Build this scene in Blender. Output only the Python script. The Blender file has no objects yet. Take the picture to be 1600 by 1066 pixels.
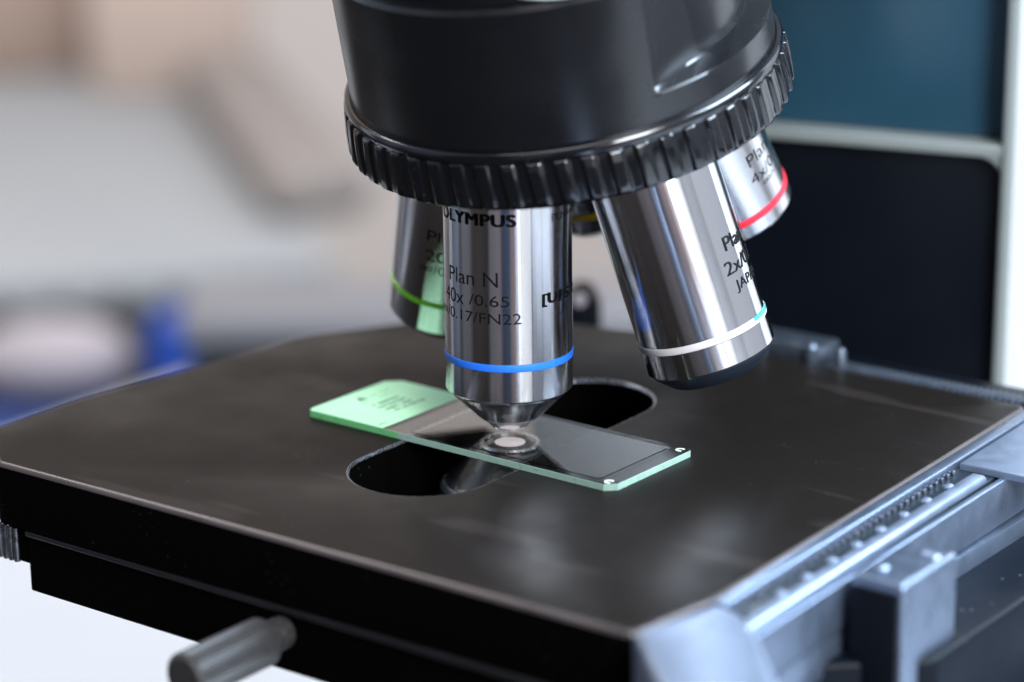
import bpy, bmesh, math, random
from mathutils import Vector, Matrix, noise
random.seed(7)
S = 0.001                       # the builders work in millimetres, Blender in metres
scn = bpy.context.scene
COL = scn.collection
R = math.radians

# ------------------------------------------------------------------ camera
AZ = R(37.21)
RV = Vector((math.cos(AZ), math.sin(AZ), 0))      # horizontal, to the picture's right
FV = Vector((-math.sin(AZ), math.cos(AZ), 0))     # horizontal, away from the viewer
CAM = Vector((296.676, -389.717, 166.339))
cF = Vector((-0.57936, 0.763004, -0.286646)); cR = Vector((0.798327, 0.602127, -0.010792)); cU = Vector((-0.164363, 0.23509, 0.957976))
cd = bpy.data.cameras.new('camera'); cam = bpy.data.objects.new('camera', cd); COL.objects.link(cam)
m = Matrix.Identity(4)
for i in range(3):
    m[i][0], m[i][1], m[i][2], m[i][3] = cR[i], cU[i], -cF[i], CAM[i]*S
cam.matrix_world = m
cd.sensor_width = 36; cd.lens = 92.94; cd.clip_start = 0.01; cd.clip_end = 50
cd.dof.use_dof = True; cd.dof.focus_distance = 0.503; cd.dof.aperture_fstop = 7.0
scn.camera = cam
scn.view_settings.view_transform = 'Standard'; scn.view_settings.look = 'None'
scn.view_settings.exposure = 0.0; scn.view_settings.gamma = 1.0
scn.render.engine = 'CYCLES'
scn.cycles.use_denoising = True
scn.cycles.max_bounces = 10; scn.cycles.transmission_bounces = 8; scn.cycles.transparent_max_bounces = 8
scn.cycles.caustics_reflective = False; scn.cycles.caustics_refractive = False
scn.cycles.sample_clamp_indirect = 6.0

# ------------------------------------------------------------------ room light (procedural surroundings) and lamps
w = bpy.data.worlds.new('World'); scn.world = w; w.use_nodes = True
nt = w.node_tree; nt.nodes.clear()
def N(nt, t, **k):
    n = nt.nodes.new(t)
    for a, b in k.items(): setattr(n, a, b)
    return n
def math_n(nt, op, a, b=None, c=None, clamp=False):
    n = N(nt, 'ShaderNodeMath', operation=op); n.use_clamp = clamp
    for i, v in enumerate((a, b, c)):
        if v is None: continue
        if isinstance(v, (int, float)): n.inputs[i].default_value = v
        else: nt.links.new(v, n.inputs[i])
    return n.outputs[0]
tc = N(nt, 'ShaderNodeTexCoord'); sp = N(nt, 'ShaderNodeSeparateXYZ'); nt.links.new(tc.outputs['Generated'], sp.inputs[0])
azn = math_n(nt, 'ARCTAN2', sp.outputs[1], sp.outputs[0])
psi0 = math.atan2(-FV.y, -FV.x)                     # direction from the microscope to the viewer
t = math_n(nt, 'DIVIDE', math_n(nt, 'SUBTRACT', azn, psi0), 2*math.pi)
t = math_n(nt, 'FRACT', math_n(nt, 'ADD', t, 1.5))   # 0.5 = towards the viewer, 0.75 = viewer's right
ramp = N(nt, 'ShaderNodeValToRGB'); nt.links.new(t, ramp.inputs[0])
ENV = [(-180,(.50,.46,.42)),(-152,(.55,.48,.42)),(-147,(.80,.52,.42)),(-138,(.62,.46,.42)),(-134,(.10,.11,.15)),(-128,(.12,.14,.2)),(-125,(1.0,1.1,1.3)),(-117,(1.0,1.1,1.3)),(-114,(.16,.22,.34)),(-100,(.40,.48,.64)),
       (-92,(.10,.11,.14)),(-86,(.30,.32,.38)),(-72,(.26,.27,.32)),(-64,(.05,.045,.045)),(-50,(.06,.055,.05)),(-36,(.025,.02,.02)),(-31,(.25,.26,.31)),(-15,(.36,.32,.36)),
       (-9,(.05,.08,.16)),(2,(.08,.13,.24)),(6,(.42,.34,.37)),(17,(.55,.46,.50)),(19,(2.0,2.0,2.05)),(40,(1.9,1.95,2.05)),(42,(.10,.12,.16)),(45,(.62,.68,.78)),
       (60,(.56,.60,.68)),(62,(.25,.28,.34)),(65,(.62,.66,.74)),(111,(.55,.60,.70)),(114,(.05,.08,.14)),(119,(.015,.025,.06)),(121,(1.3,1.4,1.5)),(130,(.9,1.1,1.4)),(134,(.05,.13,.32)),(160,(.02,.03,.05))]
ramp2 = N(nt, 'ShaderNodeValToRGB'); nt.links.new(t, ramp2.inputs[0])
half = [i for i, e in enumerate(ENV) if e[0] > -60][0]
for rp, lst in ((ramp, ENV[:half+1]), (ramp2, ENV[half:])):
    cr = rp.color_ramp
    while len(cr.elements) > 1: cr.elements.remove(cr.elements[0])
    for i, (a, c) in enumerate(lst):
        if i == 0: e = cr.elements[0]; e.position = (a+180)/360
        else: e = cr.elements.new((a+180)/360)
        e.color = (*c, 1)
sel = N(nt, 'ShaderNodeMix', data_type='RGBA'); nt.links.new(math_n(nt, 'GREATER_THAN', t, (ENV[half][0]+180)/360), sel.inputs[0])
nt.links.new(ramp.outputs[0], sel.inputs[6]); nt.links.new(ramp2.outputs[0], sel.inputs[7])
# ceiling brighter, floor dimmer
vr = N(nt, 'ShaderNodeMapRange'); nt.links.new(sp.outputs[2], vr.inputs[0])
vr.inputs[1].default_value = -0.5; vr.inputs[2].default_value = 0.35; vr.inputs[3].default_value = 0.45; vr.inputs[4].default_value = 1.15
vm = N(nt, 'ShaderNodeVectorMath', operation='SCALE'); nt.links.new(sel.outputs[2], vm.inputs[0]); nt.links.new(vr.outputs[0], vm.inputs['Scale'])
bg = N(nt, 'ShaderNodeBackground'); nt.links.new(vm.outputs[0], bg.inputs[0]); bg.inputs[1].default_value = 1.0
wo = N(nt, 'ShaderNodeOutputWorld'); nt.links.new(bg.outputs[0], wo.inputs[0])

def V(r, f, z): return RV*r + FV*f + Vector((0, 0, z))   # a point by right / away / height of the viewer's axes, mm
def area(name, loc, target, sx, sy, power, col):
    l = bpy.data.lights.new(name, 'AREA'); l.shape = 'RECTANGLE'; l.size = sx*S; l.size_y = sy*S; l.energy = power; l.color = col
    o = bpy.data.objects.new(name, l); COL.objects.link(o); o.location = loc*S
    o.rotation_euler = (target-loc).to_track_quat('-Z', 'Y').to_euler()
    return o
area('ceiling_lamp', V(-300, -300, 1700), V(0, 100, 0), 900, 900, 9, (1.0, .97, .94))
area('window_lamp', V(520, -1100, 700), V(0, 0, 0), 420, 900, 36, (.86, .93, 1.0))
area('side_window_lamp', V(520, -60, 460), V(60, 0, 0), 350, 420, 13, (.66, .82, 1.0))
area('back_sheen_lamp', V(1100, 1000, 900), V(0, 0, 0), 600, 900, 10, (.80, .90, 1.0))  # added lamp, gives the right of the stage a sheen
area('room_lamp', V(-700, 1100, 1500), V(-400, 2200, -300), 900, 900, 36, (1.0, .95, .9))

# ------------------------------------------------------------------ materials
def pbsdf(name, col=(.5,.5,.5), rough=.5, metal=0, spec=.5, trans=0, ior=1.5, coat=0, emit=None):
    mt = bpy.data.materials.new(name); mt.use_nodes = True
    b = mt.node_tree.nodes['Principled BSDF']
    b.inputs['Base Color'].default_value = (*col, 1); b.inputs['Roughness'].default_value = rough
    b.inputs['Metallic'].default_value = metal; b.inputs['Specular IOR Level'].default_value = spec
    b.inputs['Transmission Weight'].default_value = trans; b.inputs['IOR'].default_value = ior
    b.inputs['Coat Weight'].default_value = coat
    if emit: b.inputs['Emission Color'].default_value = (*emit[0], 1); b.inputs['Emission Strength'].default_value = emit[1]
    return mt
def noisy(mt, scale=300, rough=(0, 0), col=None, bump=0, bdist=.0001, detail=5, dust=None, dscale=2500, stretch=None):
    """worn, uneven surface: roughness and colour follow a noise; optional fine bump and dust specks"""
    nt = mt.node_tree; b = nt.nodes['Principled BSDF']
    tc = N(nt, 'ShaderNodeTexCoord'); src = tc.outputs['Object']
    if stretch:
        mp = N(nt, 'ShaderNodeMapping'); mp.inputs['Scale'].default_value = stretch; nt.links.new(src, mp.inputs[0]); src = mp.outputs[0]
    nz = N(nt, 'ShaderNodeTexNoise'); nz.inputs['Scale'].default_value = scale; nz.inputs['Detail'].default_value = detail
    nt.links.new(src, nz.inputs['Vector'])
    mr = N(nt, 'ShaderNodeMapRange'); mr.inputs[1].default_value = .3; mr.inputs[2].default_value = .7
    mr.inputs[3].default_value, mr.inputs[4].default_value = rough; nt.links.new(nz.outputs[0], mr.inputs[0]); nt.links.new(mr.outputs[0], b.inputs['Roughness'])
    if col or dust:
        mx = N(nt, 'ShaderNodeMix', data_type='RGBA'); base = tuple(b.inputs['Base Color'].default_value)
        mx.inputs[6].default_value = base; mx.inputs[7].default_value = (*(col or base[:3]), 1)
        nt.links.new(nz.outputs[0], mx.inputs[0]); out = mx.outputs[2]
        if dust:
            vo = N(nt, 'ShaderNodeTexVoronoi'); vo.inputs['Scale'].default_value = dscale; nt.links.new(tc.outputs['Object'], vo.inputs['Vector'])
            n2 = N(nt, 'ShaderNodeTexNoise'); n2.inputs['Scale'].default_value = dscale*.11; nt.links.new(tc.outputs['Object'], n2.inputs['Vector'])
            a = math_n(nt, 'LESS_THAN', vo.outputs['Distance'], .12); c2 = math_n(nt, 'GREATER_THAN', n2.outputs[0], .60)
            f = math_n(nt, 'MULTIPLY', a, c2)
            m2 = N(nt, 'ShaderNodeMix', data_type='RGBA'); nt.links.new(f, m2.inputs[0]); nt.links.new(out, m2.inputs[6]); m2.inputs[7].default_value = (*dust, 1); out = m2.outputs[2]
        nt.links.new(out, b.inputs['Base Color'])
    if bump:
        bn = N(nt, 'ShaderNodeTexNoise'); bn.inputs['Scale'].default_value = scale*12; bn.inputs['Detail'].default_value = 3; nt.links.new(src, bn.inputs['Vector'])
        bp = N(nt, 'ShaderNodeBump'); bp.inputs['Strength'].default_value = bump; bp.inputs['Distance'].default_value = bdist
        nt.links.new(bn.outputs[0], bp.inputs['Height']); nt.links.new(bp.outputs[0], b.inputs['Normal'])
    return mt
def turned(name, col=(.78,.78,.80), rough=.06, spread=.34):
    """lathe-turned chrome: hairline grooves run round local Z, so reflections smear along the axis and stay crisp across it"""
    mt = pbsdf(name, col, rough, 1.0); nt = mt.node_tree; b = nt.nodes['Principled BSDF']
    tc = N(nt, 'ShaderNodeTexCoord'); sp = N(nt, 'ShaderNodeSeparateXYZ'); nt.links.new(tc.outputs['Object'], sp.inputs[0])
    wn = N(nt, 'ShaderNodeTexWhiteNoise', noise_dimensions='1D')
    nt.links.new(math_n(nt, 'MULTIPLY', sp.outputs[2], 310000.0), wn.inputs['W'])
    v = math_n(nt, 'MULTIPLY', math_n(nt, 'SUBTRACT', wn.outputs['Value'], .5), spread)
    cb = N(nt, 'ShaderNodeCombineXYZ'); nt.links.new(v, cb.inputs[2])
    vt = N(nt, 'ShaderNodeVectorTransform', vector_type='VECTOR', convert_from='OBJECT', convert_to='WORLD'); nt.links.new(cb.outputs[0], vt.inputs[0])
    ge = N(nt, 'ShaderNodeNewGeometry')
    ad = N(nt, 'ShaderNodeVectorMath', operation='ADD'); nt.links.new(ge.outputs['Normal'], ad.inputs[0]); nt.links.new(vt.outputs[0], ad.inputs[1])
    no = N(nt, 'ShaderNodeVectorMath', operation='NORMALIZE'); nt.links.new(ad.outputs[0], no.inputs[0]); nt.links.new(no.outputs[0], b.inputs['Normal'])
    nz = N(nt, 'ShaderNodeTexNoise'); nz.inputs['Scale'].default_value = 900; nz.inputs['Detail'].default_value = 6; nt.links.new(tc.outputs['Object'], nz.inputs['Vector'])
    mr = N(nt, 'ShaderNodeMapRange'); mr.inputs[1].default_value = .35; mr.inputs[2].default_value = .75; mr.inputs[3].default_value = rough*.7; mr.inputs[4].default_value = rough*1.8
    nt.links.new(nz.outputs[0], mr.inputs[0]); nt.links.new(mr.outputs[0], b.inputs['Roughness'])
    return mt
M = {}
M['chrome'] = turned('turned_chrome')
M['chrome_tip'] = turned('polished_chrome', rough=.12, spread=.22)
M['tip'] = noisy(pbsdf('satin_tip', (.95,.94,.97), .2, metal=.7), 900, (.15,.26))
M['ink'] = pbsdf('black_ink', (.004,.004,.005), .5, spec=.15)
M['ink_faint'] = pbsdf('worn_ink', (.05,.09,.06), .5)
M['blue_band'] = noisy(pbsdf('blue_enamel', (.02,.16,.75), .3), 1400, (.22,.5), bump=.15, bdist=.00002)
M['green_band'] = noisy(pbsdf('green_enamel', (.30,.85,.03), .35), 1400, (.22,.5), bump=.15, bdist=.00002)
M['red_band'] = noisy(pbsdf('red_enamel', (.75,.02,.04), .3), 1400, (.22,.5), bump=.15, bdist=.00002)
M['yellow_band'] = pbsdf('yellow_enamel', (.95,.60,.02), .3)
M['pale_band'] = noisy(pbsdf('pale_enamel', (.62,.58,.58), .3), 1400, (.22,.5), bump=.15, bdist=.00002)
M['teal_band'] = pbsdf('teal_enamel', (.03,.28,.27), .3)
M['cap'] = noisy(pbsdf('dark_rubber', (.012,.018,.030), .35, spec=.7), 200, (.28,.42))
M['body'] = noisy(pbsdf('black_lacquer', (.003,.0035,.005), .3, spec=.75), 60, (.20,.32), bump=.03, bdist=.00002)
M['ring'] = noisy(pbsdf('black_gloss', (.003,.0035,.005), .12, spec=.8), 400, (.07,.18), dust=(.12,.13,.15), dscale=1600)
M['dark'] = noisy(pbsdf('dark_metal', (.006,.006,.007), .4, spec=.3), 100, (.3,.5))
M['side'] = noisy(pbsdf('black_anodised', (.0012,.0011,.001), .5, spec=.01), 150, (.4,.6), dust=(.018,.016,.015), dscale=700)
M['stage'] = noisy(pbsdf('satin_black_stage', (.0105,.0080,.0066), .4, spec=.065), 34, (.28,.48), col=(.0065,.0055,.005), bump=.12, bdist=.00003, dust=(.07,.065,.06), dscale=900)
def scratches(mt, layers):
    """fine rub marks: thin streaks of lighter, rougher coating laid over the base colour"""
    nt = mt.node_tree; b = nt.nodes['Principled BSDF']; tc = N(nt, 'ShaderNodeTexCoord')
    for ang, sx, sy, th, col in layers:
        mr_ = N(nt, 'ShaderNodeMapping'); mr_.inputs['Rotation'].default_value = (0, 0, R(ang)); nt.links.new(tc.outputs['Object'], mr_.inputs[0])
        mp = N(nt, 'ShaderNodeMapping'); mp.inputs['Scale'].default_value = (sx, sy, 1); nt.links.new(mr_.outputs[0], mp.inputs[0])
        nz = N(nt, 'ShaderNodeTexNoise'); nz.inputs['Scale'].default_value = 1; nz.inputs['Detail'].default_value = 2; nt.links.new(mp.outputs[0], nz.inputs['Vector'])
        f = N(nt, 'ShaderNodeMapRange'); f.inputs[1].default_value = th; f.inputs[2].default_value = th+.05; nt.links.new(nz.outputs[0], f.inputs[0])
        mx = N(nt, 'ShaderNodeMix', data_type='RGBA'); nt.links.new(f.outputs[0], mx.inputs[0])
        nt.links.new(b.inputs['Base Color'].links[0].from_socket, mx.inputs[6]); mx.inputs[7].default_value = (*col, 1); nt.links.new(mx.outputs[2], b.inputs['Base Color'])
scratches(M['stage'], [(8, 55, 5200, .69, (.028,.024,.021)), (-24, 90, 4600, .71, (.026,.023,.021)), (63, 70, 5600, .72, (.024,.022,.020)), (0, 16, 90, .60, (.017,.0135,.012))])
M['edge'] = noisy(pbsdf('worn_edge', (.02,.017,.017), .3, metal=.2), 60, (.2,.45), col=(.10,.08,.08))
M['under'] = noisy(pbsdf('blue_black_casting', (.003,.005,.009), .4, spec=.12), 80, (.35,.5), dust=(.08,.09,.11), dscale=500)
M['channel'] = noisy(pbsdf('dark_channel', (.010,.017,.024), .35, spec=.4), 200, (.25,.45))
M['slot_grey'] = noisy(pbsdf('grey_slot_floor', (.012,.013,.016), .3, spec=.5), 90, (.2,.4))
M['rim'] = noisy(pbsdf('bare_rim', (.35,.37,.42), .25, metal=1), 600, (.15,.4))
M['bright_rim'] = noisy(pbsdf('bright_metal', (.8,.8,.82), .25, metal=.9), 800, (.15,.35))
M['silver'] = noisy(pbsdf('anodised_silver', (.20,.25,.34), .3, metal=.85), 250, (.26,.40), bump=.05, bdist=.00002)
M['silver_lit'] = noisy(pbsdf('lit_silver', (.27,.33,.44), .35, metal=.8), 250, (.34,.48))  # paler copy of silver, brighter lighting put into its colour
M['steel'] = noisy(pbsdf('dark_steel', (.10,.12,.15), .35, metal=.8), 350, (.25,.5))
M['knurl'] = noisy(pbsdf('grey_knurl', (.02,.02,.021), .4, metal=.4), 1500, (.3,.5), col=(.065,.06,.058))
M['white'] = noisy(pbsdf('white_paint', (.86,.88,.90), .4), 80, (.35,.5))
M['reflector'] = pbsdf('pale_reflector', (.80,.83,.88), .5)  # for the unseen panel mirrored in the slide
M['cream'] = pbsdf('cream_paint', (.20,.22,.21), .4)
M['panel_black'] = noisy(pbsdf('black_panel', (.002,.003,.0055), .4, spec=.12), 40, (.35,.5))
M['panel_teal'] = noisy(pbsdf('teal_panel', (.006,.030,.050), .3, spec=.4), 14, (.2,.45), col=(.016,.062,.098))  # blue reflection on a glossy panel put into the base colour
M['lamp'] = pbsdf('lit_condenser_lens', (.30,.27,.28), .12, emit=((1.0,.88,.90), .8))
M['lens_edge'] = pbsdf('dark_lens_glass', (.05,.045,.05), .06, spec=.9)
M['glass'] = pbsdf('clear_glass', (.97,1.0,.985), 0.0, trans=1, ior=1.48)
M['thin_glass'] = pbsdf('cover_glass', (1,1,1), 0.0, trans=1, ior=1.12)
M['glass_edge'] = noisy(pbsdf('ground_glass_edge', (.20,.32,.26), .3, trans=.1), 700, (.25,.45), col=(.30,.42,.35))
M['glass_edge_glow'] = noisy(pbsdf('label_glow_edge', (.10,.42,.14), .35, trans=.2), 500, (.25,.5), col=(.18,.52,.22))  # green light carried through the glass from the label, painted on the edge
M['label'] = noisy(pbsdf('green_frosted_paint', (.36,.76,.46), .5), 300, (.4,.6), col=(.44,.82,.54))
M['etch'] = pbsdf('etched_mark', (.62,.82,.64), .5)
M['grey_case'] = noisy(pbsdf('grey_plastic', (.17,.165,.175), .5), 20, (.4,.6))
M['case_dark'] = pbsdf('dark_plastic', (.012,.014,.017), .5)
M['bench'] = noisy(pbsdf('white_laminate', (.50,.52,.55), .35), 20, (.3,.45))
M['wall'] = noisy(pbsdf('cream_wall', (.60,.53,.49), .8), 3, (.7,.9), col=(.68,.63,.60))
M['cloth'] = noisy(pbsdf('pale_cloth', (.25,.26,.275), .8), 4, (.7,.9), col=(.33,.335,.34))
M['floor'] = noisy(pbsdf('dark_floor', (.03,.025,.023), .6), 5, (.5,.7), col=(.045,.04,.037))
M['blue'] = pbsdf('blue_plastic', (.005,.05,.30), .4)
M['navy'] = pbsdf('blue_fabric', (.02,.045,.17), .8)
M['pink'] = noisy(pbsdf('pale_pink_fabric', (.36,.32,.34), .9), 20, (.8,.95))
M['apron'] = pbsdf('grey_apron', (.11,.11,.105), .6)
M['table_shade'] = noisy(pbsdf('table_shade_brown', (.022,.018,.017), .6), 6, (.5,.7), col=(.035,.028,.026))  # shade below the table put into a dark colour
M['taupe'] = pbsdf('taupe_fabric', (.24,.21,.195), .9)
M['peach'] = pbsdf('peach_card', (.42,.33,.28), .8)
M['brown'] = pbsdf('brown_card', (.30,.22,.18), .8)

# ------------------------------------------------------------------ mesh helpers
def link(name, bm, mats, parent=None, loc=None, mat4=None, smooth=True, sharp=32):
    bmesh.ops.recalc_face_normals(bm, faces=bm.faces[:]) if bm.faces else None
    if smooth:
        for f in bm.faces: f.smooth = True
        for e in bm.edges:
            if len(e.link_faces) == 2 and e.calc_face_angle(0) > R(sharp): e.smooth = False
    bmesh.ops.scale(bm, vec=(S,)*3, verts=bm.verts[:])
    me = bpy.data.meshes.new(name); bm.to_mesh(me); bm.free()
    for mt in (mats if isinstance(mats, (list, tuple)) else [mats]): me.materials.append(M[mt])
    o = bpy.data.objects.new(name, me); COL.objects.link(o)
    if parent: o.parent = parent
    if mat4 is not None:
        mm = mat4.copy(); mm.translation = mm.translation*S; o.matrix_local = mm
    if loc is not None: o.location = Vector(loc)*S
    return o
def empty(name, loc, label, cat, group=None):
    o = bpy.data.objects.new(name, None); COL.objects.link(o); o.location = Vector(loc)*S; o.empty_display_size = .02
    return tag(o, label, cat, group)
def tag(o, label=None, cat=None, group=None, kind=None):
    for k, v in (('label', label), ('category', cat), ('group', group), ('kind', kind)):
        if v: o[k] = v
    return o
def lathe(prof, seg=96, bm=None, mi=None, closed=False):
    """prof: (radius, z) from one end to the other round local Z"""
    bm = bm or bmesh.new(); rings = []
    for r, z in prof:
        if r < 1e-6: rings.append([bm.verts.new((0, 0, z))]); continue
        rings.append([bm.verts.new((r*math.cos(2*math.pi*i/seg), r*math.sin(2*math.pi*i/seg), z)) for i in range(seg)])
    for k in range(len(rings)-1):
        a, b = rings[k], rings[k+1]
        for i in range(seg):
            j = (i+1) % seg
            if len(a) == 1 and len(b) == 1: continue
            if len(a) == 1: f = bm.faces.new((a[0], b[i], b[j]))
            elif len(b) == 1: f = bm.faces.new((a[i], b[0], a[j]))
            else: f = bm.faces.new((a[i], b[i], b[j], a[j]))
            if mi: f.material_index = mi[k]
    return bm
def box(x0, x1, y0, y1, z0, z1, bev=0, seg=2, bm=None):
    b = bmesh.new(); bmesh.ops.create_cube(b, size=1)
    for v in b.verts: v.co = Vector(((x0+x1)/2+v.co.x*(x1-x0), (y0+y1)/2+v.co.y*(y1-y0), (z0+z1)/2+v.co.z*(z1-z0)))
    if bev: bmesh.ops.bevel(b, geom=b.edges[:], offset=bev, segments=seg, affect='EDGES', profile=.5)
    return join(bm, b)
def join(bm, b, mat=None):
    if mat is not None: b.transform(mat)
    if bm is None: return b
    me = bpy.data.meshes.new('tmp'); b.to_mesh(me); b.free(); bm.from_mesh(me); bpy.data.meshes.remove(me); return bm
def fillet(pts, rad, n=6):
    out = []
    for i, p in enumerate(pts):
        p = Vector(p); a = Vector(pts[i-1]); c = Vector(pts[(i+1) % len(pts)]); r = rad[i] if isinstance(rad, (list, tuple)) else rad
        if r <= 0: out.append(p); continue
        u = (a-p).normalized(); v = (c-p).normalized(); ang = u.angle(v); d = min(r/math.tan(ang/2), .45*(a-p).length, .45*(c-p).length); rr = d*math.tan(ang/2)
        cen = p + (u+v).normalized()*(rr/math.sin(ang/2)); s = p+u*d; e = p+v*d
        for k in range(n+1):
            q = s.lerp(e, k/n) - cen; out.append(cen + q.normalized()*rr)
    return out
def offset(pts, d):
    """move a CCW outline inwards by d"""
    o = []; n = len(pts)
    for i in range(n):
        a, b, c = pts[i-1], pts[i], pts[(i+1) % n]
        e1 = (b-a).normalized(); e2 = (c-b).normalized(); n1 = Vector((-e1.y, e1.x)); n2 = Vector((-e2.y, e2.x)); nn = (n1+n2)
        nn.normalize(); o.append(b + nn*d/max(.5, nn.dot(n1)))
    return o
def prism(pts, z0, z1, bev=0, hole=None, hole_bev=0, mi=(0, 0, 0), bm=None, n=3):
    """CCW outline extruded z0..z1 with a rounded upper edge; material slots: top, edge, side"""
    b = bmesh.new()
    def loop(pp, z): return [b.verts.new((p.x, p.y, z)) for p in pp]
    def band(A, B, m_):
        for i in range(len(A)):
            j = (i+1) % len(A); f = b.faces.new((A[i], A[j], B[j], B[i])); f.material_index = m_
    def stack(pp, sgn, bv, top_m, side_m):
        ls = []
        for k in range(n+1):
            a = math.pi/2*k/n
            ls.append(loop(offset(pp, sgn*bv*(1-math.sin(a))) if bv else pp, z1 - bv*(1-math.cos(a))))
            if not bv: break
        for k in range(len(ls)-1): band(ls[k], ls[k+1], top_m)
        bot = loop(pp, z0); band(ls[-1], bot, side_m); return ls[0], bot
    t1, b1 = stack(pts, 1, bev, mi[1], mi[2])
    for z, lp in ((0, t1), (1, b1)):
        pass
    tops, bots = [t1], [b1]
    if hole:
        t2, b2 = stack(hole, -1, hole_bev, mi[1] if len(mi) < 4 else mi[3], mi[2]); tops.append(t2); bots.append(b2)
    for grp, m_ in ((tops, mi[0]), (bots, mi[2])):
        es = []
        for lp in grp:
            for i in range(len(lp)): es.append(b.edges.get((lp[i], lp[(i+1) % len(lp)])))
        r = bmesh.ops.triangle_fill(b, edges=es, use_beauty=True)
        for g in r['geom']:
            if isinstance(g, bmesh.types.BMFace): g.material_index = m_
    return join(bm, b)
def cyl_between(p, q, r0, r1=None, seg=24, bm=None):
    p, q = Vector(p), Vector(q); r1 = r0 if r1 is None else r1; L = (q-p).length
    b = lathe([(0, 0), (r0, 0), (r1, L), (0, L)], seg)
    return join(bm, b, Matrix.Translation(p) @ (q-p).to_track_quat('Z', 'Y').to_matrix().to_4x4())
def frame(org, zax, toward):
    """local +Z = zax, local +X = the part of `toward` square to it"""
    z = zax.normalized(); x = (toward - z*toward.dot(z)).normalized(); y = z.cross(x)
    m = Matrix.Identity(4)
    for i in range(3): m[i][0], m[i][1], m[i][2], m[i][3] = x[i], y[i], z[i], org[i]
    return m
_font_cache = {}
def text_mesh(s, bold=0.0, space=1.0):
    c = bpy.data.curves.new('t', 'FONT'); c.body = s; c.size = 1; c.extrude = .02; c.offset = bold; c.space_character = space; c.resolution_u = 5
    o = bpy.data.objects.new('t', c); COL.objects.link(o)
    bpy.context.view_layer.update(); dg = bpy.context.evaluated_depsgraph_get()
    me = bpy.data.meshes.new_from_object(o.evaluated_get(dg)); b = bmesh.new(); b.from_mesh(me)
    bpy.data.objects.remove(o); bpy.data.curves.remove(c); bpy.data.meshes.remove(me); return b
def cap_h():
    if 'c' not in _font_cache:
        b = text_mesh('H'); ys = [v.co.y for v in b.verts]; _font_cache['c'] = (min(ys), max(ys)-min(ys)); b.free()
    return _font_cache['c']
def wrap_text(bm, s, L, cap, a0, a1, rad, bold=0, space=1.0):
    if bold:
        for dx in (-bold, 0, bold):
            for dy in (-.06, .06): bm = wrap_text(bm, s, L+dy, cap-.12, a0+dx, a1+dx, rad, 0, space)
        return bm
    return wrap_one(bm, s, L, cap, a0, a1, rad, 0, space)
def wrap_one(bm, s, L, cap, a0, a1, rad, bold=0, space=1.0):
    """lettering on a barrel: baseline L mm below the shoulder, from angle a0 to a1 (degrees, positive = picture left of the barrel's middle)"""
    b = text_mesh(s, bold, space); y0, ch = cap_h(); xs = [v.co.x for v in b.verts]; x0, x1 = min(xs), max(xs)
    sx = R(a0-a1)*rad/(x1-x0); sy = cap/ch
    for v in b.verts: v.co = Vector(((v.co.x-x0)*sx, (v.co.y-y0)*sy, v.co.z))
    W = (x1-x0)*sx; k = .35
    while k < W:
        bmesh.ops.bisect_plane(b, geom=b.verts[:]+b.edges[:]+b.faces[:], plane_co=(k, 0, 0), plane_no=(1, 0, 0)); k += .35
    for v in b.verts:
        a = R(a0) - v.co.x/rad; rr = rad + (.02 if v.co.z > 0 else -.04); z = -L + v.co.y
        v.co = Vector((rr*math.cos(a), -rr*math.sin(a), z))
    return join(bm, b)

# ================================================================== SETTING
tag(link('bench', box(-538, 900, -120, 520, -230, -200, 2), 'bench'), kind='structure')
def vmat(r, f, z, rot=0): return Matrix.Translation(V(r, f, z)) @ Matrix.Rotation(AZ+R(rot), 4, 'Z')
tag(link('floor', box(-4000, 4000, -3000, 5000, -960, -900), 'floor', mat4=vmat(0, 0, 0)), kind='structure')
tag(link('wall', box(-4000, 4000, 0, 80, -900, 1800), 'wall', mat4=vmat(0, 3000, 0)), kind='structure')

# ================================================================== MICROSCOPE
scope = empty('microscope', (20, 60, -200), 'black and chrome laboratory microscope with turret of silver objectives over a flat black stage', 'microscope')
base_off = Vector((20, 60, -200))
def part(name, bm, mats, parent=None, mat4=None, label=None, **k):
    """a part of the microscope, its mesh given in stage coordinates"""
    if parent is None:
        o = link(name, bm, mats, scope, mat4=(Matrix.Translation(-base_off) @ (mat4 or Matrix.Identity(4))), **k)
    else: o = link(name, bm, mats, parent, mat4=mat4, **k)
    if label: o['label'] = label
    return o
# ---- stage
outline = fillet([(-72, -68), (75, -66.5), (77.6, -46), (73.4, 76.5), (-20, 76.5), (-60, 66), (-81, 30), (-83.2, 4), (-87.5, -30), (-88, -56)], [3, 3, 4, 3, 6, 25, 20, 12, 25, 6])
slot = []
for i in range(33): a = math.pi*i/32; slot.append(Vector((-2+14*math.cos(a), 28+14*math.sin(a))))
for i in range(33): a = math.pi+math.pi*i/32; slot.append(Vector((-2+14*math.cos(a), -24.5+14*math.sin(a))))
stage = part('stage', prism(outline, -12.5, 0, .9, hole=slot, hole_bev=.55, mi=(0, 1, 2, 3)), ['stage', 'edge', 'side', 'rim'], label='flat satin black stage with a long rounded slot')
# scale of the stage's own recess, lower carriage, grooves
part('lower_carriage', prism(fillet([(-67, -66.6), (70, -66.6), (70, 60), (-67, 60)], [1.5, 1.5, 3, 3]), -25.5, -14.2, .5), ['side'], stage)
part('carriage_step', box(-72, -66, -66, 30, -20.5, -13.2, .4), 'side', stage)
part('groove_rail', box(-66, 72, -67.6, -60, -14.1, -12.9, .35), 'dark', stage)
bm = None
for i in range(5): bm = cyl_between((-76+i*1.5, -66.2, -20.5), (-76+i*1.5, -66.2, -13.6), .62, seg=12, bm=bm)
part('ribbed_end', bm, 'rim', stage)
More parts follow.
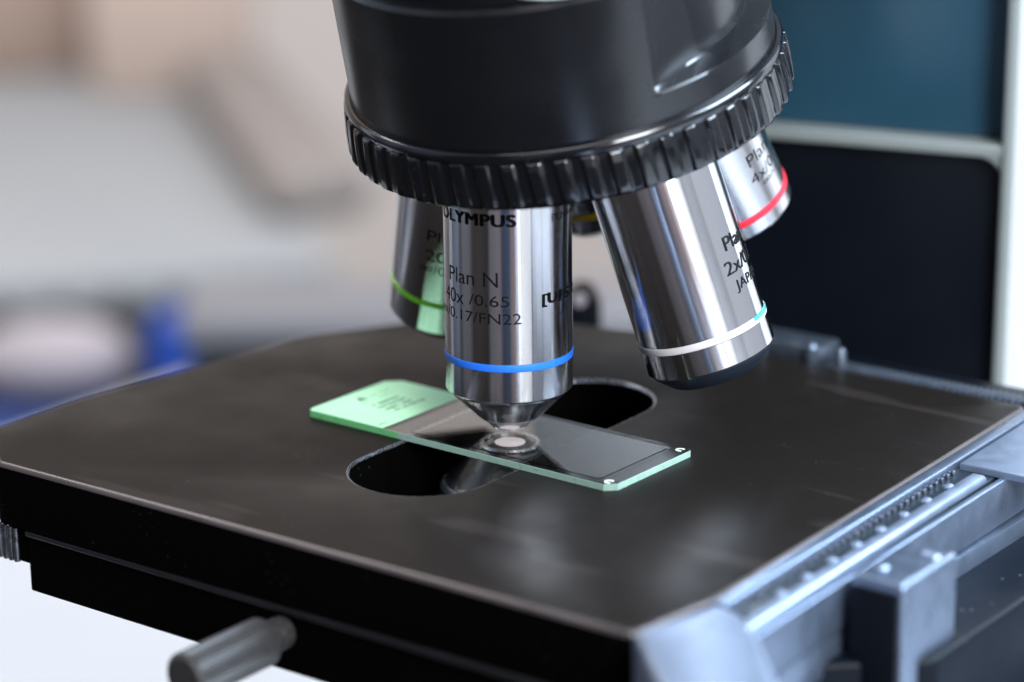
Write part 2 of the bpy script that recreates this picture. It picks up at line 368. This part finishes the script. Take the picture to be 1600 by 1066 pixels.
# thumbscrew in front
bm = lathe([(0, 0), (2.9, 0), (3.1, .4), (3.1, 2.2), (2.2, 2.8), (2.2, 5.0)], 40)
kb = bmesh.new(); prof = [(2.2, 5), (3.6, 5), (4.35, 5.8), (4.35, 25), (3.7, 25.8), (0, 25.8)]; seg = 144
rings = []
for r, z in prof:
    if r == 0: rings.append([kb.verts.new((0, 0, z))]); continue
    rings.append([kb.verts.new(((r+(.22 if (i//2) % 2 and r > 4 else 0))*math.cos(2*math.pi*i/seg), (r+(.22 if (i//2) % 2 and r > 4 else 0))*math.sin(2*math.pi*i/seg), z)) for i in range(seg)])
for k in range(len(rings)-1):
    for i in range(seg):
        j = (i+1) % seg
        if len(rings[k+1]) == 1: kb.faces.new((rings[k][i], rings[k+1][0], rings[k][j]))
        else: kb.faces.new((rings[k][i], rings[k+1][i], rings[k+1][j], rings[k][j]))
bm = join(bm, kb)
part('thumbscrew', bm, 'knurl', stage, mat4=Matrix.Translation((-.5, -66.6, -18.0)) @ Matrix.Rotation(R(90), 4, 'X'))
# condenser under the slot
cond = part('condenser', lathe([(6.1, -2.2), (7.2, -2.8), (11.5, -7.5), (12.6, -8.2), (13.2, -10), (13.2, -45), (0, -45)], 80), 'slot_grey', stage, sharp=20)
part('condenser_rim', lathe([(5.0, -2.1), (5.1, -1.65), (5.8, -1.6), (6.15, -1.9), (6.15, -2.6)], 80), 'bright_rim', stage)
part('condenser_lens', lathe([(5.0, -2.2), (4.1, -1.95), (3.0, -1.75), (1.5, -1.62), (0, -1.58)], 64, mi=[0, 0, 1, 1]), ['lens_edge', 'lamp'], stage)
part('condenser_collar', lathe([(12.7, -8.4), (13.4, -8.6), (13.9, -9.2), (13.9, -12), (13.2, -12.4)], 80), 'steel', stage)
part('slot_floor', box(-15.8, 11.8, -38.3, 41.8, -13.9, -13.3), 'slot_grey', stage)
part('under_stage', box(-20, 60, 0, 60, -60, -50, 2), 'dark', stage)
# ---- mechanical stage guide along the right edge
guide = part('guide_frame', prism(fillet([(78.2, -47), (88.4, -47), (84.9, 72), (74.2, 72)], .8), -10, -1.2, .3), 'channel', label='silver guide frame with a graduated channel along the stage edge')
def strip(x0a, x1a, x0b, x1b, y0, y1, z0, z1, bev=.3): return prism([Vector((x0a, y0)), Vector((x1a, y0)), Vector((x1b, y1)), Vector((x0b, y1))], z0, z1, bev)
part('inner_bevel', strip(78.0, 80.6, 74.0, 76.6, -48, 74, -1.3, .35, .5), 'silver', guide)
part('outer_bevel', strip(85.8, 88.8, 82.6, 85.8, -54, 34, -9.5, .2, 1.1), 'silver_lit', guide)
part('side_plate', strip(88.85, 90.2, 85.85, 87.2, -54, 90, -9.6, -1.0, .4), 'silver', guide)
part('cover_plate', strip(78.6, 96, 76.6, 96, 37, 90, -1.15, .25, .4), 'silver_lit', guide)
bm = None
for i in range(34):
    y = -46 + i*2.4; f = (y+48)/122
    bm = box(80.9-4*f, 82.0-4*f, y, y+1.1, -1.3, -.35, .25, bm=bm)
part('rack_teeth', bm, 'rim', guide)
for i in range(8):
    y = -36 + i*9.0; f = (y+48)/122
    part('rivet', lathe([(0, .6), (.5, .52), (1.05, .12), (1.15, -.2)], 24), 'silver_lit', guide, mat4=Matrix.Translation((84.2-4*f, y, -1.0)))
part('corner_block', prism(fillet([(74.2, -65.6), (78.2, -69.5), (97, -88.5), (110, -76), (91.0, -54.6), (84.2, -48.6), (80.8, -47.9), (78.2, -47.8)], [1, 3, 3, 3, 2, 2, .3, .5]), -9, .1, 1.6), 'silver_lit', guide)
part('lower_plate', box(76, 89.5, -66, 60, -17, -10.2, .8), 'silver', guide)
part('under_body', prism(fillet([(80, -40), (104, -18), (104, 95), (80, 95)], 3), -44, -14, 1.0), 'under', guide)
br = part('bracket', prism(fillet([(91.5, -26), (101.5, -26), (101.5, -7), (91.5, -7)], .8), -46, 1.2, .9), 'silver', guide)
for x, y in ((94.5, -21), (97.5, -11), (99.2, -11.5)):
    part('bracket_screw', lathe([(0, .55), (.9, .5), (1.25, .1), (1.25, -.3)], 24), 'silver_lit', guide, mat4=Matrix.Translation((x, y, 1.3)))
part('bracket_black_face', box(91.9, 100.6, -26.9, -26.05, -46, -.6, .2), 'panel_black', guide)  # black plate laid over this face to make it dark
bm = None
for i in range(5): bm = cyl_between((112, -8+i*4.4, -40), (112, -5.2+i*4.4, -40), 9-.4*i, seg=40, bm=bm)
bm = cyl_between((112, -12, -40), (112, 40, -40), 6, seg=32, bm=bm)
part('drive_knob', bm, 'steel', guide)
# ---- slide clip behind the stage
clip = part('back_carriage', box(-16, 90, 78.5, 94, -12, -2.5, 1), 'panel_black')
bm = box(-8, 22, 80, 90, -2.6, 2.2, 1.2)
part('clip_block', bm, 'steel', clip, mat4=Matrix.Translation((base_off-base_off)))
for x, y, r_ in ((-8, 80, 2.0), (8, 80, 1.5), (20, 80.5, 1.6), (27, 81, 1.2)):
    part('clip_screw', lathe([(0, 2.0), (r_*.6, 1.8), (r_, .9), (r_, -3)], 24), 'steel', clip, mat4=Matrix.Translation((x, y, 1.2)))
bm = None
for i in range(34): bm = box(24+i*1.5, 24.8+i*1.5, 79, 84, -2.6, -.6, .2, bm=bm)
part('clip_rack', bm, 'steel', clip)

kp = V(18, 135, -9)
kn = part('back_knob', cyl_between((0, 0, 0), tuple(-FV*9), 3.8, 3.6, 40), 'panel_black', clip, mat4=Matrix.Translation(kp))
part('knob_stem', cyl_between((kp.x, kp.y, kp.z-1), (kp.x, kp.y, kp.z-34), 4.6, 5.2, 32), 'panel_black', clip)
part('knob_glint', lathe([(0, .9), (1.2, .8), (1.6, .2), (1.6, -.5)], 32), 'pink', clip, mat4=frame(kp - FV*9.2 + RV*(-.9) + Vector((0, 0, 1.4)), -FV, Vector((0, 0, 1))))  # pale disc standing in for the highlight on the knob

# ---- nosepiece: axis through apex A along n (pointing down and back)
TH = R(15.167); PH = R(90.816); H = 139.24
n = Vector((math.sin(TH)*math.cos(PH), math.sin(TH)*math.sin(PH), -math.cos(TH)))
A = Vector((0, 0, H))
NF = frame(A, -n, CAM-A)            # local z = minus the distance down the axis, local x faces the viewer
def nose_part(name, bm, mats, parent=None, label=None, **k):
    if parent is None: return part(name, bm, mats, mat4=NF, label=label, **k)
    o = link(name, bm, mats, parent, **k)
    if label: o['label'] = label
    return o
# body with scooped grip recess
bm = bmesh.new(); SEG = 540; zs = [-69.6, -69.2, -68.9] + [-68.9 + .4*i for i in range(1, 65)] + [-42.7, -42.4, -42.1, -41.9] + []
def body_r(a, z):
    """a: degrees, positive = picture right"""
    r = 41.35 - .02*(z+69)
    if z > -42.7: r -= (z+42.7)*1.0
    if 22 < a < 135:
        led = -63.6 + .01*(a-22); s = min(1, max(0, (z-led)/1.1)); s = s*s*(3-2*s)
        c = max(r*math.cos(R(26))/math.cos(R(a-48))-.6, 36.6) if a < 48 else 36.6
        r = r*(1-s)+min(r, c)*s
    return r
rings = []
for z in zs:
    rr = []
    for i in range(SEG):
        a = i*360/SEG - 180
        rd_ = body_r(a, z); rr.append(bm.verts.new((rd_*math.cos(R(a)), rd_*math.sin(R(a)), z)))
    rings.append(rr)
for k in range(len(rings)-1):
    for i in range(SEG): j = (i+1) % SEG; bm.faces.new((rings[k][i], rings[k][j], rings[k+1][j], rings[k+1][i]))
bm.faces.new(rings[0]); bm.faces.new(rings[-1])
nose = nose_part('nosepiece', bm, 'body', label='black revolving nosepiece body with a scooped grip', sharp=24)
nose_part('top_collar', lathe([(37.5, -42.0), (37.5, -37), (0, -37)], 128), 'dark', nose)
nose_part('groove', lathe([(40.6, -69.0), (40.6, -70.2)], 128), 'dark', nose)
# knurled ring
bm = bmesh.new(); NR = 54; SEG = NR*20
def sst(a, b, x): x = min(1, max(0, (x-a)/(b-a))); return x*x*(3-2*x)
def rib(u):
    u = u % 1.0
    return sst(.0, .09, u) * (1 - .25*max(0, u-.09)/.45) * (1 - sst(.50, .62, u))
prof = [(41.6, -69.3, 0), (42.3, -68.9, 0), (42.95, -69.0, 0), (43.35, -69.5, 0), (43.45, -70.2, 0), (43.3, -71.0, 0), (43.2, -71.15, .9), (43.25, -71.4, 1), (43.5, -73.5, 1), (43.7, -75.5, 1), (43.8, -77.2, 1), (43.9, -78.9, 1), (43.9, -79.4, .8), (43.6, -79.85, .2), (42.6, -80.0, 0), (40.5, -80.1, 0)]
rings = []
for r, z, amt in prof:
    rr = []
    for i in range(SEG):
        a = 2*math.pi*i/SEG; u = NR*(i/SEG) + (z+70)*.020
        rr_ = r - .62 + .62*amt*rib(u); rr.append(bm.verts.new((rr_*math.cos(a), rr_*math.sin(a), z)))
    rings.append(rr)
for k in range(len(rings)-1):
    for i in range(SEG): j = (i+1) % SEG; bm.faces.new((rings[k][i], rings[k][j], rings[k+1][j], rings[k+1][i]))
nose_part('knurled_ring', bm, 'ring', nose, sharp=50, label='glossy black ring with slanted grip ribs')
nose_part('turret_plate', lathe([(41, -78.5), (38, -79), (34, -81), (25, -84), (12, -84.5), (0, -84.5)], 96), 'dark', nose)

# ---- objectives
def ax(k): return Matrix.Rotation(R(72*k), 3, n) @ Vector((0, 0, -1))
def objective(k, prof, band, band_mat, label, rad=12.37, cap=None, tip=None, texts=(), lens=None, bump=.13, nose=None):
    o_ = ax(k); org = A + o_*(H-46)
    mt = frame(org, -o_, CAM-A)
    if isinstance(prof, tuple): prof = list(prof)
    body = part('objective_lens', lathe([(r, -L) for L, r in prof], 160), 'chrome', mat4=mt, label=label, sharp=20)
    def sub(name, bm, mat, **kk): return link(name, bm, mat, body, **kk)
    L0, L1 = band
    sub('colour_band', lathe([(rad-.1, -L0), (rad+bump*.7, -L0-.08), (rad+bump, -L0-.3), (rad+bump, -L1+.3), (rad+bump*.7, -L1+.08), (rad-.1, -L1)], 160), band_mat)
    if tip: sub('tip_cone', lathe([(r, -L) for L, r in tip], 128), 'chrome_tip', sharp=15)
    if nose: sub('tip_nose', lathe([(r, -L) for L, r in nose], 128), 'tip', sharp=20)
    if cap: sub('end_cap', lathe([(r, -L) for L, r in cap], 128), 'cap', sharp=20)
    if lens: sub('front_lens', lathe([(lens[1], -lens[0]), (lens[1]*.6, -lens[0]-.15), (0, -lens[0]-.2)], 48), 'glass')
    bm = None
    for tx in texts: bm = wrap_text(bm, *tx[:5], rad, *tx[5:])
    if bm: sub('lettering', bm, 'ink', smooth=False)
    return body
r_ = 12.37
std = [(-16, 10.5), (-14, r_), (27.25, r_), (27.3, r_-.12), (28.75, r_-.12), (28.8, r_), (34.8, r_), (35.1, r_-.2)]
objective(0, std + [(35.2, r_-.4)], (27.35, 28.8), 'blue_band', 'chrome objective with a blue band pointing straight down at the slide', r_,
    tip=[(35.2, r_-.45), (35.5, 11.8), (38.2, 9.1), (38.45, 8.75), (40.8, 6.3), (40.9, 6.1)], nose=[(40.85, 6.15), (41.1, 5.95), (41.35, 5.7), (41.5, 5.2), (42.8, 3.9), (43.0, 3.6), (43.4, 3.4), (43.4, 2.2), (43.1, 2.0)], lens=(43.1, 2.05),
    texts=[('OLYMPUS', .35, 2.35, 77, -6.6, 1.0, 1.08), ('Plan N', 12.1, 2.85, 63.4, 9.0), ('40x', 16.2, 2.75, 72, 43), ('/0.65', 15.9, 2.1, 37, -.8), ('\u221e/0.17/FN22', 19.3, 2.05, 84, -11.3), ('(UIS2', 16.0, 2.4, 31.5, -4, .05, .9)][:5]
        + [('[', 15.9, 2.0, -31.5, -35.5, .8), ('U', 15.9, 2.1, -37.5, -47.5, 1.2), ('I', 15.9, 2.1, -51, -53.5, 1.2), ('S', 15.9, 2.1, -57.5, -69, 1.2), ('2', 15.9, 2.1, -73, -85, 1.2), ('PLN40X', .1, 1.35, -42, -84)])
ra = 12.75
std2 = [(-16, 10.5), (-14, ra-.25), (28.3, ra-.05), (28.35, ra-.15), (29.8, ra-.15), (29.85, ra), (34.8, ra), (35.1, ra-.25)]
two = objective(-1, std2, (28.4, 29.8), 'pale_band', 'leaning chrome objective with a pale band and a wide black end', ra,
    cap=[(35.0, ra-.4), (35.15, ra-.3), (35.9, ra-.75), (38.3, ra-3.2), (38.5, ra-3.5), (38.5, ra-6), (36, ra-6)],
    texts=[('Plan N', 14.0, 2.75, -43, -98), ('2x/0.06', 18.5, 2.6, -36, -100), ('JAPAN', 21.9, 1.9, -42, -88)])
ab = bmesh.new(); prev = None
for i in range(25):
    a_ = R(-(-50 - i*1.6)); q = [ab.verts.new(((rr_)*math.cos(a_), (rr_)*math.sin(a_), z)) for rr_, z in ((ra-.1, -28.35), (ra+.17, -28.45), (ra+.17, -29.15), (ra-.1, -29.2))]
    if prev:
        for k in range(4): ab.faces.new((prev[k], q[k], q[(k+1) % 4], prev[(k+1) % 4]))
    else: ab.faces.new(q)
    prev = q
ab.faces.new(prev[::-1])
link('accent_band', ab, 'teal_band', two)
objective(-4, std + [(36.3, r_-1.2), (38.6, 8.2), (39.0, 6), (39.0, 0)], (27.8, 28.9), 'green_band', 'chrome objective with a green band partly hidden behind the blue one', r_,
    texts=[('Plan N', 13.5, 2.5, 26, -30), ('20x/0.40', 18.0, 2.5, 26, -50), ('\u221e/0.17/FN22', 20.9, 1.9, 31, -52)])
objective(-2, [(-16, 10.5), (-14, r_), (18.9, r_), (18.95, r_-.12), (20.45, r_-.12), (20.5, r_), (23.0, r_), (23.5, r_-.3), (24, r_-1.5), (24, 0)], (18.95, 20.45), 'red_band', 'short chrome objective with a red band behind the leaning one', r_,
    texts=[('Plan N', 9.6, 2.6, -31, -88), ('4x/0.10', 13.4, 2.3, -27, -88), ('\u221e/-', 15.2, 1.4, -38, -60)])
objective(-3, [(-16, 10.5), (-14, r_), (19.5, r_), (19.55, r_-.12), (21.2, r_-.12), (21.25, r_), (25, r_)], (19.6, 21.2), 'yellow_band', 'dark shaded objective with a yellow band at the back', r_,
    cap=[(24.9, r_-.05), (27, r_-1.6), (28.5, r_-3), (28.5, 0)])

nose_part('index_plate', join(None, lathe([(0, 0), (11.5, 0), (12.3, .6), (12.5, 2), (12.5, 9), (0, 9)], 64), Matrix.Translation((28.6, 3, -41.7))), 'white', nose)

# ---- arm behind the stage
AX0, AX1 = -24, 112
arm = part('arm', box(54.5, AX1, 98, 190, -199.5, 170, 3), 'white', label='white microscope arm with a black lower panel and teal upper panel',
    mat4=Matrix.Translation((44, 120, 0)) @ Matrix.Rotation(R(12), 4, 'Z') @ Matrix.Translation((-54.5, -98, 0)))
def rrect(x0, x1, z0, z1, r): return fillet([(x0, z0), (x1, z0), (x1, z1), (x0, z1)], r)
XZ = Matrix.Rotation(R(90), 4, 'X')   # local x,y,z -> x, z(up), -y
def plate(x0, x1, z0, z1, y0, y1, bev=.5, r=0, hole=None, hb=0):
    b = prism(rrect(x0, x1, z0, z1, r) if r else [Vector(p) for p in ((x0, z0), (x1, z0), (x1, z1), (x0, z1))], -y1, -y0, bev, hole=hole, hole_bev=hb)
    b.transform(XZ); return b
ARMM = Matrix.Identity(4)
part('lower_panel', plate(AX0+1, 54.3, -150, 38.9, 101, 140), 'panel_black', arm, mat4=ARMM)
part('upper_panel', plate(AX0+1, 54.3, 42, 150, 104, 140, .5), 'panel_teal', arm, mat4=ARMM)
part('reflector_panel', plate(-62, AX0+.5, 21, 150, 104.5, 140), 'reflector', arm, mat4=ARMM)  # unseen panel added for the slide to reflect
part('ledge', plate(AX0, 54.4, 38.95, 41.95, 97.5, 141, .9), 'cream', arm, mat4=ARMM)
bm = bmesh.new()
pts = [Vector((54.6, 41.2))] + [Vector((54.6-5*(1-math.cos(R(a))) , 41.2-5+5*math.sin(R(a)))) for a in (0, 15, 30, 45, 60, 75, 90)][::1]
fil = [Vector((54.6, 39.2)), Vector((49.0, 39.2))] + [Vector((49.0+5.4*math.sin(R(a)), 34.0+5.2*math.cos(R(a)))) for a in (15, 30, 45, 60, 75, 90)]
b = prism(fil[::-1], -110, -98.2, .3); b.transform(XZ)
part('corner_fillet', b, 'cream', arm, mat4=ARMM)
part('inner_edge', plate(53.9, 56.6, -190, 160, 97.0, 100.5, .9), 'cream', arm, mat4=ARMM)
# head over the nosepiece
head = part('head', lathe([(34, 0), (35, 1.5), (35, 40), (0, 40)], 96), 'white', mat4=frame(A + n*(-0.0) + n*32.6 + Vector((6, -2, 0)), -n, CAM-A), label='white head above the nosepiece')
part('head_arm', box(-30, 60, 20, 120, 112, 170, 8), 'white', head, mat4=(frame(A + n*25.6 + Vector((6, -2, 0)), -n, CAM-A)).inverted()) if True else None
part('foot', prism(fillet([(-70, -90), (110, -90), (110, 190), (-70, 190)], 20), -199.5, -165, 5), 'white')

# ================================================================== SLIDE
sl = Matrix.Translation((-3.3, -.4, 0)) @ Matrix.Rotation(R(-1.4), 4, 'Z')
slide = bpy.data.objects.new('specimen_slide', None); COL.objects.link(slide); slide.empty_display_size = .01
mm = sl.copy(); mm.translation = (mm.translation + Vector((0, 0, .3)))*S; slide.matrix_world = mm
tag(slide, 'glass specimen slide with a pale green frosted end lying across the stage slot', 'slide')
so = [Vector(p) for p in ((-37.2, -13), (36.0, -13), (38, -11.2), (38, 12.2), (37.2, 13), (-35.2, 13), (-38, 10.5), (-38, -12.2))]
g = prism(so, -.27, 1.0, .05, n=1, mi=(0, 1, 1))
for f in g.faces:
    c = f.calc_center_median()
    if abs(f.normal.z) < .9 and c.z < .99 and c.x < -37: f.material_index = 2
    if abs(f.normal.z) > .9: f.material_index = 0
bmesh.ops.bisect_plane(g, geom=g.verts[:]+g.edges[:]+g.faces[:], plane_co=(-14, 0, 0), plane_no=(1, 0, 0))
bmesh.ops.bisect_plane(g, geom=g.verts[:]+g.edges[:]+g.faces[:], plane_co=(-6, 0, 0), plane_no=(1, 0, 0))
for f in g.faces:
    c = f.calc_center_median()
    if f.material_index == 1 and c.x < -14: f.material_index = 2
link('glass', g, ['glass', 'glass_edge', 'glass_edge_glow'], slide, smooth=False)
lab = [Vector(p) for p in ((-37.1, -12.85), (-18.2, -12.85), (-18.2, 12.85), (-35.1, 12.85), (-37.85, 10.4), (-37.85, -12.1))]
lab_o = link('frosted_label', prism(lab, 1.01, 1.09, .02, n=1), 'label', slide, smooth=False)
# small blurred print on the label: strokes too small to read
bm = None
def stroke(bm, x0, x1, y0, y1): return box(x0, x1, y0, y1, 1.075, 1.105, bm=bm)
rr = random.Random(3)
tri = prism([Vector((-35.2, -1.5)), Vector((-32.9, -2.8)), Vector((-32.9, -.2))], 1.075, 1.105); bm = join(bm, tri)
for y0, y1, xa, wd_ in ((0, 6, -33.6, .35), (-4.5, 5.5, -31.6, .3), (-3.5, 4.5, -29.4, 1.2), (-4, 5.5, -27.4, .9), (-4.5, 4.5, -25.6, 1.0), (-3, 5.5, -23.8, .9)):
    y = y0
    while y < y1:
        wd = rr.uniform(.25, .7)
        if rr.random() < .85: bm = stroke(bm, xa, xa+wd_*rr.uniform(.6, 1), y, y+wd)
        y += wd + rr.uniform(.12, .32)
for y in (-11.6, -10.9, -10.0): bm = stroke(bm, -20.2, -19.6, y, y+.35)
link('print', bm, 'ink_faint', lab_o, smooth=False)
# cover slip
cs = [Vector(p) for p in ((-12, -11.3), (33.8, -11.3), (33.8, 11.3), (-12, 11.3))]
link('cover_slip', prism(cs, 1.02, 1.13, .02, n=1, mi=(0, 0, 0)), ['thin_glass'], slide, smooth=False)
def tick_ring(cx, cy):
    b = bmesh.new(); r0, r1 = .45, .95; n_ = 26; vs = []
    for i in range(n_+1):
        a = R(40) + R(280)*i/n_
        vs.append([b.verts.new((cx+r*math.cos(a), cy+r*math.sin(a), z)) for r, z in ((r0, 1.01), (r0, 1.04), (r1, 1.04), (r1, 1.01))])
    for i in range(n_):
        for k in range(4): b.faces.new((vs[i][k], vs[i][(k+1) % 4], vs[i+1][(k+1) % 4], vs[i+1][k]))
    return b
for y in (-11.2, 11.4):
    link('corner_mark', tick_ring(36.0 if y < 0 else 36.2, y), 'etch', slide, smooth=False)

# ================================================================== BACKGROUND THINGS
gc = empty('equipment_case', V(-60, 760, -200), 'low grey plastic equipment case on the bench behind the stage', 'case')
def vpart(name, bm, mat, parent, r, f, z, rot=0):
    o = link(name, bm, mat); mm = vmat(r, f, z, rot); mm.translation *= S
    o.parent = parent; o.matrix_world = mm if parent is None else mm
    if parent: o.matrix_parent_inverse = Matrix.Translation(-parent.location)
    return o
vpart('case_lid', box(-88, 160, 0, 62, 0, 13, 4), 'grey_case', gc, -60, 640, -172)
vpart('case_body', box(-84, 156, 4, 58, -28, -.2, 2), 'case_dark', gc, -60, 640, -172)  # black colour takes on the shadow below the lid
# table with cloth
tb = empty('side_table', V(-400, 1800, -900), 'long side table under a pale cloth at the far left', 'table')
TR = 13
vpart('tabletop', box(-700, 116, 10, 1000, -23, -2, 2), 'apron', tb, -250, 1408, -350, TR)
vpart('under_table_shade', box(-680, 105, 30, 50, -420, -23.5, 2), 'table_shade', tb, -250, 1408, -350, TR)  # dark sheet added for the shade beneath the table
for x, y in ((-650, 90), (80, 90), (-650, 950), (80, 950)):
    vpart('leg', box(x-25, x+25, y-25, y+25, -549.5, -23.5, 2), 'case_dark', tb, -250, 1408, -350, TR)
bm = bmesh.new(); NX = 288; prev = None
for i in range(NX+1):
    x = -700 + 820*i/NX; ph = (x/43) % 1; drop = 2 + 19*math.sqrt(max(0, 1-(2*ph-1)**2)); yy = 2 + 1.5*math.sin(math.pi*ph)  # scallops stand in for blurred bright highlights along the edge
    row = [bm.verts.new(p) for p in ((x, 1000, 0), (x, 500, 0), (x, 6, 0), (x, 3, -1.2), (x, yy, -drop), (x, yy+1.2, -drop), (x, 4.5, -1.6), (x, 7, -1.0), (x, 500, -1.0), (x, 1000, -1.0))]
    if prev:
        for k in range(10): bm.faces.new((prev[k], row[k], row[(k+1) % 10], prev[(k+1) % 10]))
    else: bm.faces.new(row)
    prev = row
bm.faces.new(prev[::-1])
cl = vpart('tablecloth', bm, 'cloth', None, -250, 1404, -348, TR); tag(cl, 'pale grey cloth with a hem scalloped like blurred highlights covering the far table', 'tablecloth')
def loose(name, bm, mat, r, f, z, rot, label, cat):
    o = vpart(name, bm, mat, None, r, f, z, rot); return tag(o, label, cat)
bm = lathe([(0, 0), (25, 5), (42, 40), (45, 200), (45, 620), (40, 760), (0, 790)], 40)
bm.transform(Matrix.Rotation(R(90), 4, 'X')); 
for v in bm.verts: v.co.z = v.co.z*.55 + 25
loose('taupe_slab', bm, 'taupe', -330, 2440, -345, -140, 'taupe rounded roll lying diagonally on the pale cloth', 'slab') if False else None
loose('taupe_slab', box(-45, 45, 0, 520, 0, 46, 20, 4), 'taupe', -150, 1560, -346.5, 14, 'taupe rounded roll lying diagonally on the pale cloth', 'slab')  # stands for a diagonal darker band across the table
loose('carton', box(-80, 80, 0, 120, 0, 150, 4), 'peach', -330, 2080, -346.5, 5, 'peach cardboard carton at the back of the pale cloth', 'box')
loose('brown_box', box(-130, 130, 0, 120, 0, 110, 4), 'brown', -560, 2180, -346.5, 10, 'brown cardboard box at the far left end of the pale cloth', 'box')
ch = empty('blue_chair', V(-330, 1180, -900), 'blue upholstered chair under a pale pillow at the far left', 'chair')
vpart('seat', box(-160, 110, -90, 90, -60, 0, 24, 4), 'navy', ch, -330, 1180, -386, -6)
for x, y in ((-130, -65), (80, -65), (-130, 65), (80, 65)): vpart('leg', box(x-10, x+10, y-10, y+10, -513.5, -60, 1), 'case_dark', ch, -330, 1180, -386, -6)
bm = bmesh.new(); bmesh.ops.create_uvsphere(bm, u_segments=40, v_segments=24, radius=1)
for v in bm.verts: v.co = Vector((v.co.x*60+10*v.co.z, v.co.y*38, v.co.z*28+28))
loose('pillow', bm, 'pink', -316, 1235, -386.5, -15, 'pale pinkish round pillow resting on the blue chair', 'pillow')
bn = loose('storage_bin', box(-17, 17, -25, 25, -580, 0, 5), 'blue', -222, 1200, -318, 0, 'bright blue plastic bin beside the grey case at the far left', 'bin')
